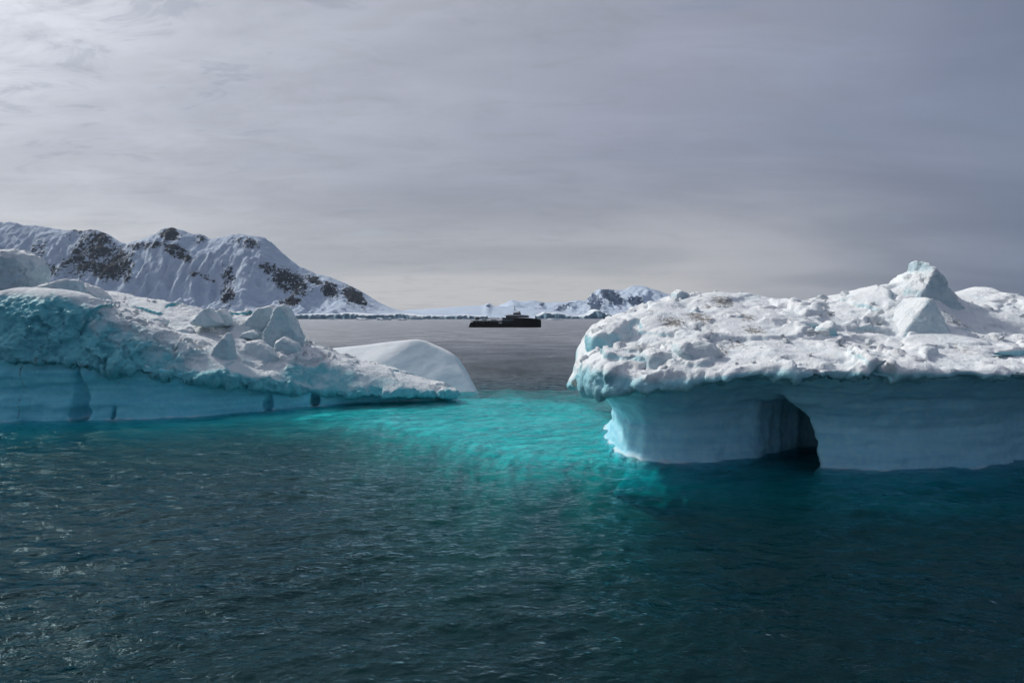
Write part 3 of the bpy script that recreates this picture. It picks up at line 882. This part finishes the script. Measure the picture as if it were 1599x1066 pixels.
base_poly = [(-66, 64.8), (ax(-150, 64.7), 64.7)] + [(ax(p, d), d) for p, d in [(0, 65.6), (110, 66.1), (200, 67.2), (300, 69.0), (420, 73.6), (500, 77.6), (560, 80.2), (620, 81.6), (690, 83.4), (705, 84.2)]]
base_poly += [(-9.5, 85), (-16, 87), (-25, 89), (-30, 95), (-45, 98), (-63, 97), (-66, 80)]
sd_b = sd_poly(X2, Y2, base_poly) + 0.4 * fbm(PC, 4.5, 2, 0.5, 19).reshape(X2.shape)
oz = lerp_tab(z, [(8, 0.4), (5.4, 0.1), (4.4, 0.15), (3.4, -0.1), (2.6, -0.25), (1.6, 0.05), (0.6, 0.25), (0.1, 0.35), (-0.45, 1.3), (-0.8, 2.4), (-1.5, 4.0), (-3.0, 6.0), (-9, 8.0)])
base_f = sd_b[:, :, None] - oz[None, None, :]
base_f = smax(base_f, z3 - Blow[:, :, None] - 0.9, 0.3)
base_f = smax(base_f, -8.6 - z3, 0.4)
for px, d, r0, zt in [(122, 66.2, 1.0, 5.6), (418, 73.6, 0.5, 3.0), (491, 77.2, 0.7, 2.4), (176, 66.9, 0.35, 1.4)]:
    cx_ = ax(px, d)
    rr = r0 * np.clip((zt - z3) / zt, 0, 1) ** 0.8 * np.clip((z3 + 0.5) / 0.9, 0.02, 1)
    q = np.sqrt((x[:, None, None] - cx_) ** 2 + ((y[None, :, None] - d) * 0.55) ** 2) - rr
    base_f = smax(base_f, -np.where(z3 < zt, q, 1.0), 0.25)


def dirt_bl(V):
    ck_ = ax(28, 65.4) + 0.10 * (V[:, 2] - 3)
    a = 0.75 * np.exp(-((V[:, 0] - ck_ - 0.12 * np.sin(V[:, 2] * 2.3)) / 0.14) ** 2) * (V[:, 1] < 70)
    b = 0.4 * np.exp(-((V[:, 0] - ax(180, 66.6)) / 0.5) ** 2) * (V[:, 1] < 70) * (V[:, 2] > 1)
    return np.maximum(a, b) * (V[:, 2] > 0)


mesh_field('ice_wall', base_f.astype(np.float32), (x[0], y[0], z[0]), h, M_BASE_L, berg_l, disp_base, dirt_bl)

for nm, out, d, t, r_, am, sd_, ln, si in [
    ('ice_block', [(-60, 475), (-55, 405), (-20, 394), (5, 391), (26, 391), (40, 396), (49, 410), (54, 422), (50, 442), (40, 475)], 74.5, 5.0, 0.8, 0.15, 101, 0.05, 0.3),
    ('ice_block', [(46, 462), (56, 438), (65, 425), (71, 434), (77, 462)], 77.0, 2.2, 0.2, 0.08, 102, 0.0, 0.0),
    ('ice_block', [(53, 492), (57, 452), (75, 444), (105, 435), (112, 437), (115, 455), (114, 500), (80, 506)], 72.6, 3.4, 0.3, 0.12, 103, 0.1, 0.25),
    ('ice_block', [(96, 505), (105, 478), (113, 462), (120, 474), (128, 508)], 71.2, 2.0, 0.3, 0.1, 104, 0.1, 0.2),
    ('ice_block', [(112, 482), (117, 453), (130, 443), (145, 447), (158, 460), (168, 482)], 77.0, 4.0, 0.6, 0.12, 105, 0.1, 0.4),
    ('ice_block', [(148, 490), (153, 478), (172, 476), (181, 481), (176, 490)], 76.5, 2.0, 0.3, 0.1, 106, 0.2, 0.0),
    ('ice_block', [(301, 506), (315, 487), (326, 479), (333, 490), (347, 505), (325, 512)], 79.5, 2.6, 0.2, 0.08, 107, 0.15, 0.2),
    ('ice_block', [(332, 510), (334, 489), (346, 482), (357, 491), (361, 510)], 83.0, 2.6, 0.5, 0.12, 108, 0.1, 0.2),
    ('pinnacle', [(370, 530), (384, 505), (395, 492), (407, 480), (424, 476), (434, 484), (432, 530)], 85.5, 3.6, 0.35, 0.12, 109, 0.1, 0.3),
    ('pinnacle', [(410, 535), (424, 504), (433, 482), (440, 475), (447, 480), (456, 498), (463, 514), (469, 526), (469, 545), (430, 548)], 83.8, 3.6, 0.35, 0.12, 110, 0.12, 0.45),
    ('pinnacle', [(328, 570), (340, 540), (352, 518), (358, 532), (366, 575)], 73.2, 2.4, 0.15, 0.08, 111, 0.12, 0.5),
    ('ice_slab', [(362, 572), (370, 548), (380, 533), (398, 531), (418, 545), (440, 566), (410, 578)], 77.0, 2.0, 0.35, 0.08, 112, 0.5, 0.1),
    ('ice_block', [(428, 555), (432, 533), (444, 526), (462, 536), (474, 558)], 80.0, 2.6, 0.5, 0.1, 113, 0.2, 0.2),
    ('ice_block', [(376, 528), (380, 518), (394, 515), (402, 522), (398, 530)], 81.5, 1.6, 0.3, 0.1, 114, 0.2, 0.0),
    ('ice_block', [(225, 506), (232, 496), (250, 494), (262, 501), (258, 510)], 78.5, 1.8, 0.35, 0.12, 115, 0.2, 0.0),
    ('ice_block', [(268, 524), (276, 512), (292, 510), (304, 519), (298, 528)], 77.5, 1.8, 0.35, 0.12, 116, 0.2, 0.0),
]:
    block(nm, out, d, t, berg_l, M_BLOCK, r_, ln, am, seed=sd_, side=si)

# ---- lumps of broken ice lying on both snow tops
chunk_me = []
for i in range(6):
    rs = np.random.RandomState(300 + i)
    g = np.linspace(-1.35, 1.35, 15)
    A, Bq, Cq = np.meshgrid(g, g, g, indexing='ij')
    ff = np.sqrt(A ** 2 + Bq ** 2 + Cq ** 2) - 1.1
    for q in range(9):
        nv = rs.randn(3); nv /= np.linalg.norm(nv)
        ff = np.maximum(ff, A * nv[0] + Bq * nv[1] + Cq * nv[2] - rs.uniform(0.5, 0.9))
    Vv, Q = surface_nets(ff.astype(np.float32), (g[0], g[0], g[0]), g[1] - g[0])
    Nn = vert_normals(Vv, Q)
    Vv = Vv + Nn * (0.12 * fbm(Vv + i * 9, 0.7, 3, 0.5, 310 + i))[:, None]
    o = mesh_np('ice_chunk', Vv, Q, M_BLOCK, attrs={'dirt': np.zeros(len(Vv)), 'up': np.abs(Nn[:, 2]) * 0.4 + 0.5})
    chunk_me.append(o.data)
    bpy.data.objects.remove(o)


def Tz_ok(px, py):
    return py < np.interp(px, [0, 80, 150, 220, 300, 400, 640], [458, 466, 500, 519, 543, 566, 596])


def scatter(top, parent, n, seed, ok):
    gx_, gy_, Tz, sd_ = top
    rs = np.random.RandomState(seed)
    done = 0
    for _ in range(6000):
        i, j = rs.randint(4, len(gx_) - 4), rs.randint(4, len(gy_) - 4)
        X, Y = gx_[i], gy_[j]
        px, py = X / Y * FPX + 799.5, 495 - (Tz[i, j] - CAM_Z) / Y * FPX
        if sd_[i, j] > -0.8 or not ok(px, py, X, Y) or vnoise(np.array([[X, Y, seed * 1.0]]), 3.0, seed)[0] < rs.uniform(-0.4, 0.7):
            continue
        s_ = 0.14 + 0.42 * rs.rand() ** 2.5
        o = bpy.data.objects.new('ice_chunk', chunk_me[rs.randint(6)])
        COL.objects.link(o)
        o.parent = parent
        o.matrix_parent_inverse = parent_inverse(parent)
        o.location = (X, Y, Tz[i, j] + s_ * 0.15)
        o.scale = (s_ * rs.uniform(0.8, 1.5), s_ * rs.uniform(0.8, 1.4), s_ * rs.uniform(0.6, 1.0))
        o.rotation_euler = (rs.uniform(-.5, .5), rs.uniform(-.5, .5), rs.uniform(0, 6.3))
        done += 1
        if done >= n:
            break


scatter(TOP_R, berg_r, 85, 5, lambda px, py, X, Y: 890 < px < 1640 and Y < 63)
scatter(TOP_L, berg_l, 85, 6, lambda px, py, X, Y: -40 < px < 640 and Y < 91 and Tz_ok(px, py))

# ---- the smooth white wedge behind it
berg_w = empty('iceberg', (-15, 96, 0))
tag(berg_w, 'smooth white wedge shaped iceberg behind the low end of the long iceberg', 'iceberg')
h = 0.2
x, y, z, X2, Y2 = grid(-32, -2, 86, 112, -6, 9, h)
def plane3(p, q, r):
    p, q, r = (np.array(at(*v)) for v in (p, q, r))
    n = np.cross(q - p, r - p)
    n = n / np.linalg.norm(n) * np.sign(n[2])
    return n, float(n @ p)


x, y, z, X2, Y2 = grid(-32, -2, 86, 112, -6, 9, h)
z3 = z[None, None, :]
PC = np.c_[X2.ravel(), Y2.ravel(), np.zeros(X2.size)]
wf = None
for tri in (((500, 549, 96), (648, 530, 96.5), (560, 580, 90.5)),          # long lit back
            ((648, 530, 96.5), (560, 580, 90.5), (735, 611, 91.5)),        # shaded front facet
            ((600, 535, 97), (655, 529, 97), (640, 545, 112)),
            ((0.40, 0.08, 0.91), (660, 530.5, 96)), ((0.66, 0.06, 0.75), (703, 551, 95)), ((0.83, 0.05, 0.55), (724, 578, 94))):
    if len(tri) == 3:
        n, c0 = plane3(*tri)
    else:
        n = np.array(tri[0]); n = n / np.linalg.norm(n); c0 = float(n @ np.array(at(*tri[1])))
    pl = n[0] * x[:, None, None] + n[1] * y[None, :, None] + n[2] * z3 - c0
    wf = pl if wf is None else smax(wf, pl, 0.35)
poly = [(-29, 91), (-22, 89.6), (-12, 89.4), (ax(735, 90.5), 90.3), (ax(752, 92), 92.0), (ax(752, 94), 95), (-7, 102), (-15, 108), (-26, 107), (-30, 99)]
sdw = sd_poly(X2, Y2, poly)
z3 = z[None, None, :]
f = smax(smax(sdw[:, :, None] - np.clip(-z3, 0, 4) * 1.2, wf, 0.4), -5.6 - z3, 0.3)
mesh_field('ice_wall', f.astype(np.float32), (x[0], y[0], z[0]), h, M_WEDGE, berg_w, lambda V, N: 0.16 * fbm(V, 4.0, 4, 0.5, 120))

# ---- small floes and bergs drifting off the far shore
lab = ['small white floe off the far shore, second of five counted from the mountain foot', 'small white floe off the far shore, third of five counted from the mountain foot', 'small white floe off the far shore, fourth of five counted from the mountain foot',
       'small white floe off the far shore, first of five and closest to the mountain foot', 'small white floe off the far shore, last of five and closest to the ship stern', 'thin white ice floe just past the ship bow']
for i, (px, py, w_, hh, d) in enumerate([(566, 499, 20, 3.0, 2500), (600, 499.5, 24, 3.6, 2350), (628, 500, 16, 3.4, 2250), (520, 499, 14, 2.6, 2600), (650, 499, 22, 5.5, 2600), (868, 499.5, 26, 2.5, 2400)]):
    cx_ = ax(px, d)
    s_ = w_ * d / FPX / 2
    hs = s_ / 9.0
    gx_ = np.arange(-s_ * 1.3, s_ * 1.3, hs); gy_ = np.arange(-s_ * 0.8, s_ * 0.8, hs); gz_ = np.arange(-6.5, hh * d / FPX * 1.6 + 4, hs / 2.5 if hs > 2 else hs)
    hz_ = gz_[1] - gz_[0]
    Xf, Yf = np.meshgrid(gx_, gy_, indexing='ij')
    Pn = np.c_[Xf.ravel(), Yf.ravel(), np.full(Xf.size, i * 50.0)]
    Hh = hh * d / FPX * (0.75 + 0.7 * fbm(Pn, s_ * 0.7, 3, 0.5, 130 + i).reshape(Xf.shape))
    sdf = np.hypot(Xf / s_, Yf / (s_ * 0.55)) - 1 + 0.25 * fbm(Pn, s_ * 0.5, 2, 0.5, 140 + i).reshape(Xf.shape)
    ff = np.maximum(np.maximum(sdf[:, :, None] * 8, gz_[None, None, :] - Hh[:, :, None]), -5.5 - gz_[None, None, :])
    Vv, Q = surface_nets(ff.astype(np.float32), (0, 0, 0), 1.0)
    Vv = Vv * (hs, hs, hz_) + (gx_[0] + cx_, gy_[0] + d, gz_[0])
    o = mesh_np('ice_floe', Vv, Q, M_FLOE, attrs={'dirt': np.zeros(len(Vv))})
    tag(o, lab[i], 'ice floe', 'small ice floes off the far shore')

# ------------------------------------------------------------------ ship
M_HULL = simple('charcoal_hull_paint', (0.032, 0.029, 0.026), 0.4, var=0.2, scale=0.3)
M_GREY = simple('grey_deck_paint', (0.40, 0.41, 0.42), 0.5, var=0.1, scale=0.5)
M_WHITE = simple('white_paint', (0.6, 0.6, 0.6), 0.45, var=0.06, scale=0.5)
M_GLASS = simple('dark_window_glass', (0.012, 0.015, 0.02), 0.08, var=0.1, spec=0.6)
M_DARK = simple('dark_metal', (0.06, 0.06, 0.062), 0.45, 0.2, var=0.15)
SD = 670.0
ship = empty('expedition_ship', (ax(790, SD), SD, 0))
tag(ship, 'dark hulled expedition ship lying broadside in the bay between the icebergs', 'ship')
S0 = np.array(ship.location)


def bmobj(name, bm_, mat, parent, bevel=0.0, world=False):
    me = bpy.data.meshes.new(name)
    bmesh.ops.recalc_face_normals(bm_, faces=bm_.faces)
    bm_.to_mesh(me); bm_.free()
    o = bpy.data.objects.new(name, me); COL.objects.link(o)
    me.materials.append(mat)
    o.parent = parent
    if bevel:
        md = o.modifiers.new('bevel', 'BEVEL'); md.width = bevel; md.segments = 2; md.limit_method = 'ANGLE'
    return o


def bprism(bm_, pts, y0, y1, taper=None):
    """profile in x/z pulled between two y; taper scales the half width per point"""
    a = [bm_.verts.new((p[0], y0 if taper is None else y0 * taper[i], p[1])) for i, p in enumerate(pts)]
    b = [bm_.verts.new((p[0], y1 if taper is None else y1 * taper[i], p[1])) for i, p in enumerate(pts)]
    bm_.faces.new(a); bm_.faces.new(b[::-1])
    for i in range(len(pts)):
        jn = (i + 1) % len(pts)
        bm_.faces.new((a[i], b[i], b[jn], a[jn]))


def bbox(bm_, x0, x1, y0, y1, z0, z1):
    bprism(bm_, [(x0, z0), (x1, z0), (x1, z1), (x0, z1)], y0, y1)


def btube(bm_, p, q, r, n=8):
    p, q = Vector(p), Vector(q)
    d_ = (q - p).normalized()
    u = d_.orthogonal().normalized(); v = d_.cross(u)
    A = [bm_.verts.new(p + r * (math.cos(t) * u + math.sin(t) * v)) for t in [2 * math.pi * i / n for i in range(n)]]
    Bv = [bm_.verts.new(q + r * (math.cos(t) * u + math.sin(t) * v)) for t in [2 * math.pi * i / n for i in range(n)]]
    bm_.faces.new(A[::-1]); bm_.faces.new(Bv)
    for i in range(n):
        bm_.faces.new((A[i], A[(i + 1) % n], Bv[(i + 1) % n], Bv[i]))


def sx_(px):            # photograph column -> ship x
    return ax(px, SD) - S0[0]


# hull lofted through stations: x, half beam at deck, half beam at waterline, sheer height
st = [(sx_(733), 5.6, 4.6, 1.6), (sx_(735.5), 6.2, 5.4, 4.9), (sx_(745), 6.8, 6.3, 5.0), (sx_(765), 7.0, 6.7, 5.0), (sx_(785), 7.0, 6.7, 5.05), (sx_(801), 7.0, 6.6, 5.2), (sx_(802), 7.0, 6.6, 9.0), (sx_(815), 6.9, 6.0, 9.0), (sx_(826), 6.2, 4.6, 8.6), (sx_(836), 4.4, 2.6, 8.0), (sx_(842), 2.4, 1.1, 7.8), (sx_(845), 0.35, 0.25, 7.6)]
bm = bmesh.new()
rows = []
for (xx, bd, bw, sz_) in st:
    rows.append([bm.verts.new((xx, s * w_, zz)) for s, w_, zz in ((-1, bd, sz_), (-1, (bd + bw) / 2, sz_ * 0.5), (-1, bw, 0), (-1, bw * 0.6, -3.5), (1, bw * 0.6, -3.5), (1, bw, 0), (1, (bd + bw) / 2, sz_ * 0.5), (1, bd, sz_))])
for a, b in zip(rows[:-1], rows[1:]):
    for i in range(7):
        bm.faces.new((a[i], b[i], b[i + 1], a[i + 1]))
    bm.faces.new((a[7], b[7], b[0], a[0]))
bm.faces.new(rows[0]); bm.faces.new(rows[-1][::-1])
bmobj('hull', bm, M_HULL, ship)
bm = bmesh.new(); bbox(bm, sx_(730.5), sx_(735), -4.5, 4.5, 0.5, 1.1); bmobj('swim_platform', bm, M_GREY, ship, 0.1)
bm = bmesh.new(); bbox(bm, sx_(736), sx_(784), -6.9, 6.9, 6.25, 6.75); bmobj('aft_deck', bm, M_GREY, ship, 0.08)
bm = bmesh.new(); bbox(bm, sx_(739), sx_(785), -5.6, 5.6, 5.0, 6.25); bmobj('deck_house', bm, M_GLASS, ship)
for p in range(737, 784, 6):
    for q in (-6.6, 6.6):
        bm = bmesh.new(); btube(bm, (sx_(p), q, 4.9), (sx_(p), q, 6.3), 0.14, 6); bmobj('stanchion', bm, M_GREY, ship)
bm = bmesh.new(); bbox(bm, sx_(779), sx_(784), -7.06, -6.7, 3.7, 5.0); bmobj('side_hatch', bm, M_WHITE, ship, 0.1)
bm = bmesh.new(); bbox(bm, sx_(784), sx_(803), -6.2, 6.2, 5.0, 7.0); bmobj('lower_cabin_deck', bm, M_GLASS, ship)
bm = bmesh.new(); bbox(bm, sx_(782), sx_(803), -6.9, 6.9, 7.0, 7.45); bmobj('deck_edge', bm, M_GREY, ship, 0.08)
bm = bmesh.new(); bbox(bm, sx_(784.5), sx_(803), -6.0, 6.0, 7.45, 9.2); bmobj('upper_cabin_deck', bm, M_GLASS, ship)
bm = bmesh.new(); bbox(bm, sx_(783), sx_(806), -6.7, 6.7, 9.2, 9.6); bmobj('deck_edge', bm, M_GREY, ship, 0.08)
bm = bmesh.new(); bprism(bm, [(sx_(802), 8.8), (sx_(843), 7.6), (sx_(843), 7.9), (sx_(826), 9.2), (sx_(802), 9.6)], -6.0, 6.0, taper=[1, .2, .2, .9, 1]); bmobj('foredeck', bm, M_HULL, ship)
bm = bmesh.new(); bprism(bm, [(sx_(790), 9.6), (sx_(825), 9.6), (sx_(826.5), 10.4), (sx_(824.5), 11.2), (sx_(790), 11.2)], -6.2, 6.2); wh = bmobj('wheelhouse', bm, M_DARK, ship, 0.15)
for q in range(8):
    bm = bmesh.new(); bbox(bm, sx_(792 + q * 4), sx_(795.2 + q * 4), -6.24, -6.15, 10.05, 10.95); bmobj('window', bm, M_GLASS, wh)
bm = bmesh.new(); bprism(bm, [(sx_(788), 11.2), (sx_(827), 11.2), (sx_(826), 11.6), (sx_(812), 12.4), (sx_(796), 12.4), (sx_(788), 11.6)], -6.4, 6.4); bmobj('wheelhouse_roof', bm, M_WHITE, ship, 0.12)
bm = bmesh.new(); bprism(bm, [(sx_(801), 12.4), (sx_(813.5), 12.4), (sx_(813), 14.2), (sx_(802), 14.4)], -3.4, 3.4); bmobj('upper_house', bm, M_DARK, ship, 0.15)
bm = bmesh.new()
mx_ = sx_(803.8)
for s in (-1, 1):
    btube(bm, (mx_ - 0.8, s * 1.2, 14.2), (mx_, s * 0.2, 19.5), 0.16, 6)
    btube(bm, (mx_ + 1.8, s * 1.0, 14.2), (mx_ + 0.1, s * 0.2, 18.5), 0.14, 6)
btube(bm, (mx_, 0, 17.5), (mx_, 0, 21.2), 0.13, 6)
btube(bm, (mx_, -2.2, 18.2), (mx_, 2.2, 18.2), 0.1, 6); btube(bm, (mx_ - 1.2, 0, 17.2), (mx_ + 2.0, 0, 17.2), 0.1, 6)
mast = bmobj('mast', bm, M_DARK, ship)
bm = bmesh.new(); bbox(bm, mx_ - 0.2, mx_ + 0.2, -1.6, 1.6, 19.3, 19.6); bmobj('radar', bm, M_WHITE, mast)
for px, zz, rr in ((811.2, 15.2, 0.95), (808, 14.9, 0.6)):
    bm = bmesh.new(); bmesh.ops.create_uvsphere(bm, u_segments=16, v_segments=10, radius=rr)
    for v in bm.verts:
        v.co += Vector((sx_(px), 0.8, zz))
    btube(bm, (sx_(px), 0.8, 14.0), (sx_(px), 0.8, zz), 0.3, 8)
    bmobj('satellite_dome', bm, M_GREY, ship)
bm = bmesh.new(); btube(bm, (sx_(777.8), -2, 6.7), (sx_(777.8), -2, 9.9), 0.16, 6); btube(bm, (sx_(777.8), -2, 9.0), (sx_(776.6), -2, 8.2), 0.12, 6); bmobj('deck_crane', bm, M_DARK, ship)
bm = bmesh.new(); bprism(bm, [(sx_(766), 6.75), (sx_(776), 6.75), (sx_(775.5), 7.8), (sx_(767), 7.9)], -4, 1.5); bmobj('skylight', bm, M_GREY, ship, 0.1)
bm = bmesh.new(); btube(bm, (sx_(762.6), -3, 6.7), (sx_(762.6), -3, 9.0), 0.14, 6); btube(bm, (sx_(762.6), -3, 8.6), (sx_(755), -3, 7.4), 0.12, 6); bmobj('deck_crane', bm, M_DARK, ship)
bm = bmesh.new(); bprism(bm, [(sx_(753), 6.9), (sx_(760.5), 6.85), (sx_(761.5), 7.5), (sx_(753.5), 7.7)], -3.6, -1.8); bmobj('deck_tender', bm, M_DARK, ship, 0.2)
bm = bmesh.new(); btube(bm, (sx_(734.5), 0, 4.8), (sx_(733.8), 0, 9.9), 0.1, 6); bmobj('flag_staff', bm, M_DARK, ship)
bm = bmesh.new(); bbox(bm, sx_(836), sx_(843), -2.2, 2.2, 7.9, 8.1); bmobj('bow_rail', bm, M_GREY, ship)

heli = empty('helicopter', (ship.location.x + sx_(744.5), SD, 6.75))
tag(heli, 'small dark helicopter parked on the ship aft deck near its stern', 'helicopter')
bm = bmesh.new(); bmesh.ops.create_uvsphere(bm, u_segments=18, v_segments=12, radius=1.0)
for v in bm.verts:
    v.co = Vector((v.co.x * 2.6 + 0.4, v.co.y * 0.95, v.co.z * 1.05 + 1.55))
bmobj('fuselage', bm, M_DARK, heli)
bm = bmesh.new(); btube(bm, (-1.6, 0, 1.9), (-6.0, 0, 2.3), 0.22, 8); bprism(bm, [(-5.6, 2.0), (-6.4, 2.0), (-6.8, 3.5), (-6.2, 3.5)], -0.1, 0.1); bmobj('tail_boom', bm, M_DARK, heli)
bm = bmesh.new(); btube(bm, (0.2, 0, 2.4), (0.2, 0, 3.1), 0.14, 8)
for a in (20, 140, 260):
    ca, sa = math.cos(R(a)), math.sin(R(a))
    btube(bm, (0.2, 0, 3.05), (0.2 + 4.6 * ca, 4.6 * sa, 2.9), 0.11, 4)
bmobj('rotor', bm, M_DARK, heli)
bm = bmesh.new()
for s in (-1, 1):
    btube(bm, (-1.6, s * 0.9, 0.08), (2.2, s * 0.9, 0.08), 0.08, 6)
    for q in (-0.6, 1.2):
        btube(bm, (q, s * 0.9, 0.08), (q, s * 0.55, 0.95), 0.06, 6)
bmobj('skids', bm, M_DARK, heli)

# ------------------------------------------------------------------ thin sea haze over the bay
m, k = new_mat('haze_air')
pv = k.n('ShaderNodeVolumePrincipled', ins={'Color': (0.66, 0.82, 1.0), 'Density': 0.000016, 'Anisotropy': 0.3})
k.n('ShaderNodeOutputMaterial', ins={1: pv.outputs[0]})
bm = bmesh.new()
bbox(bm, -14000, 14000, -60, 12000, -32, 900)
hz_o = bmobj('haze', bm, m, None)
tag(hz_o, 'thin pale haze lying over the whole bay', 'haze', kind='stuff')
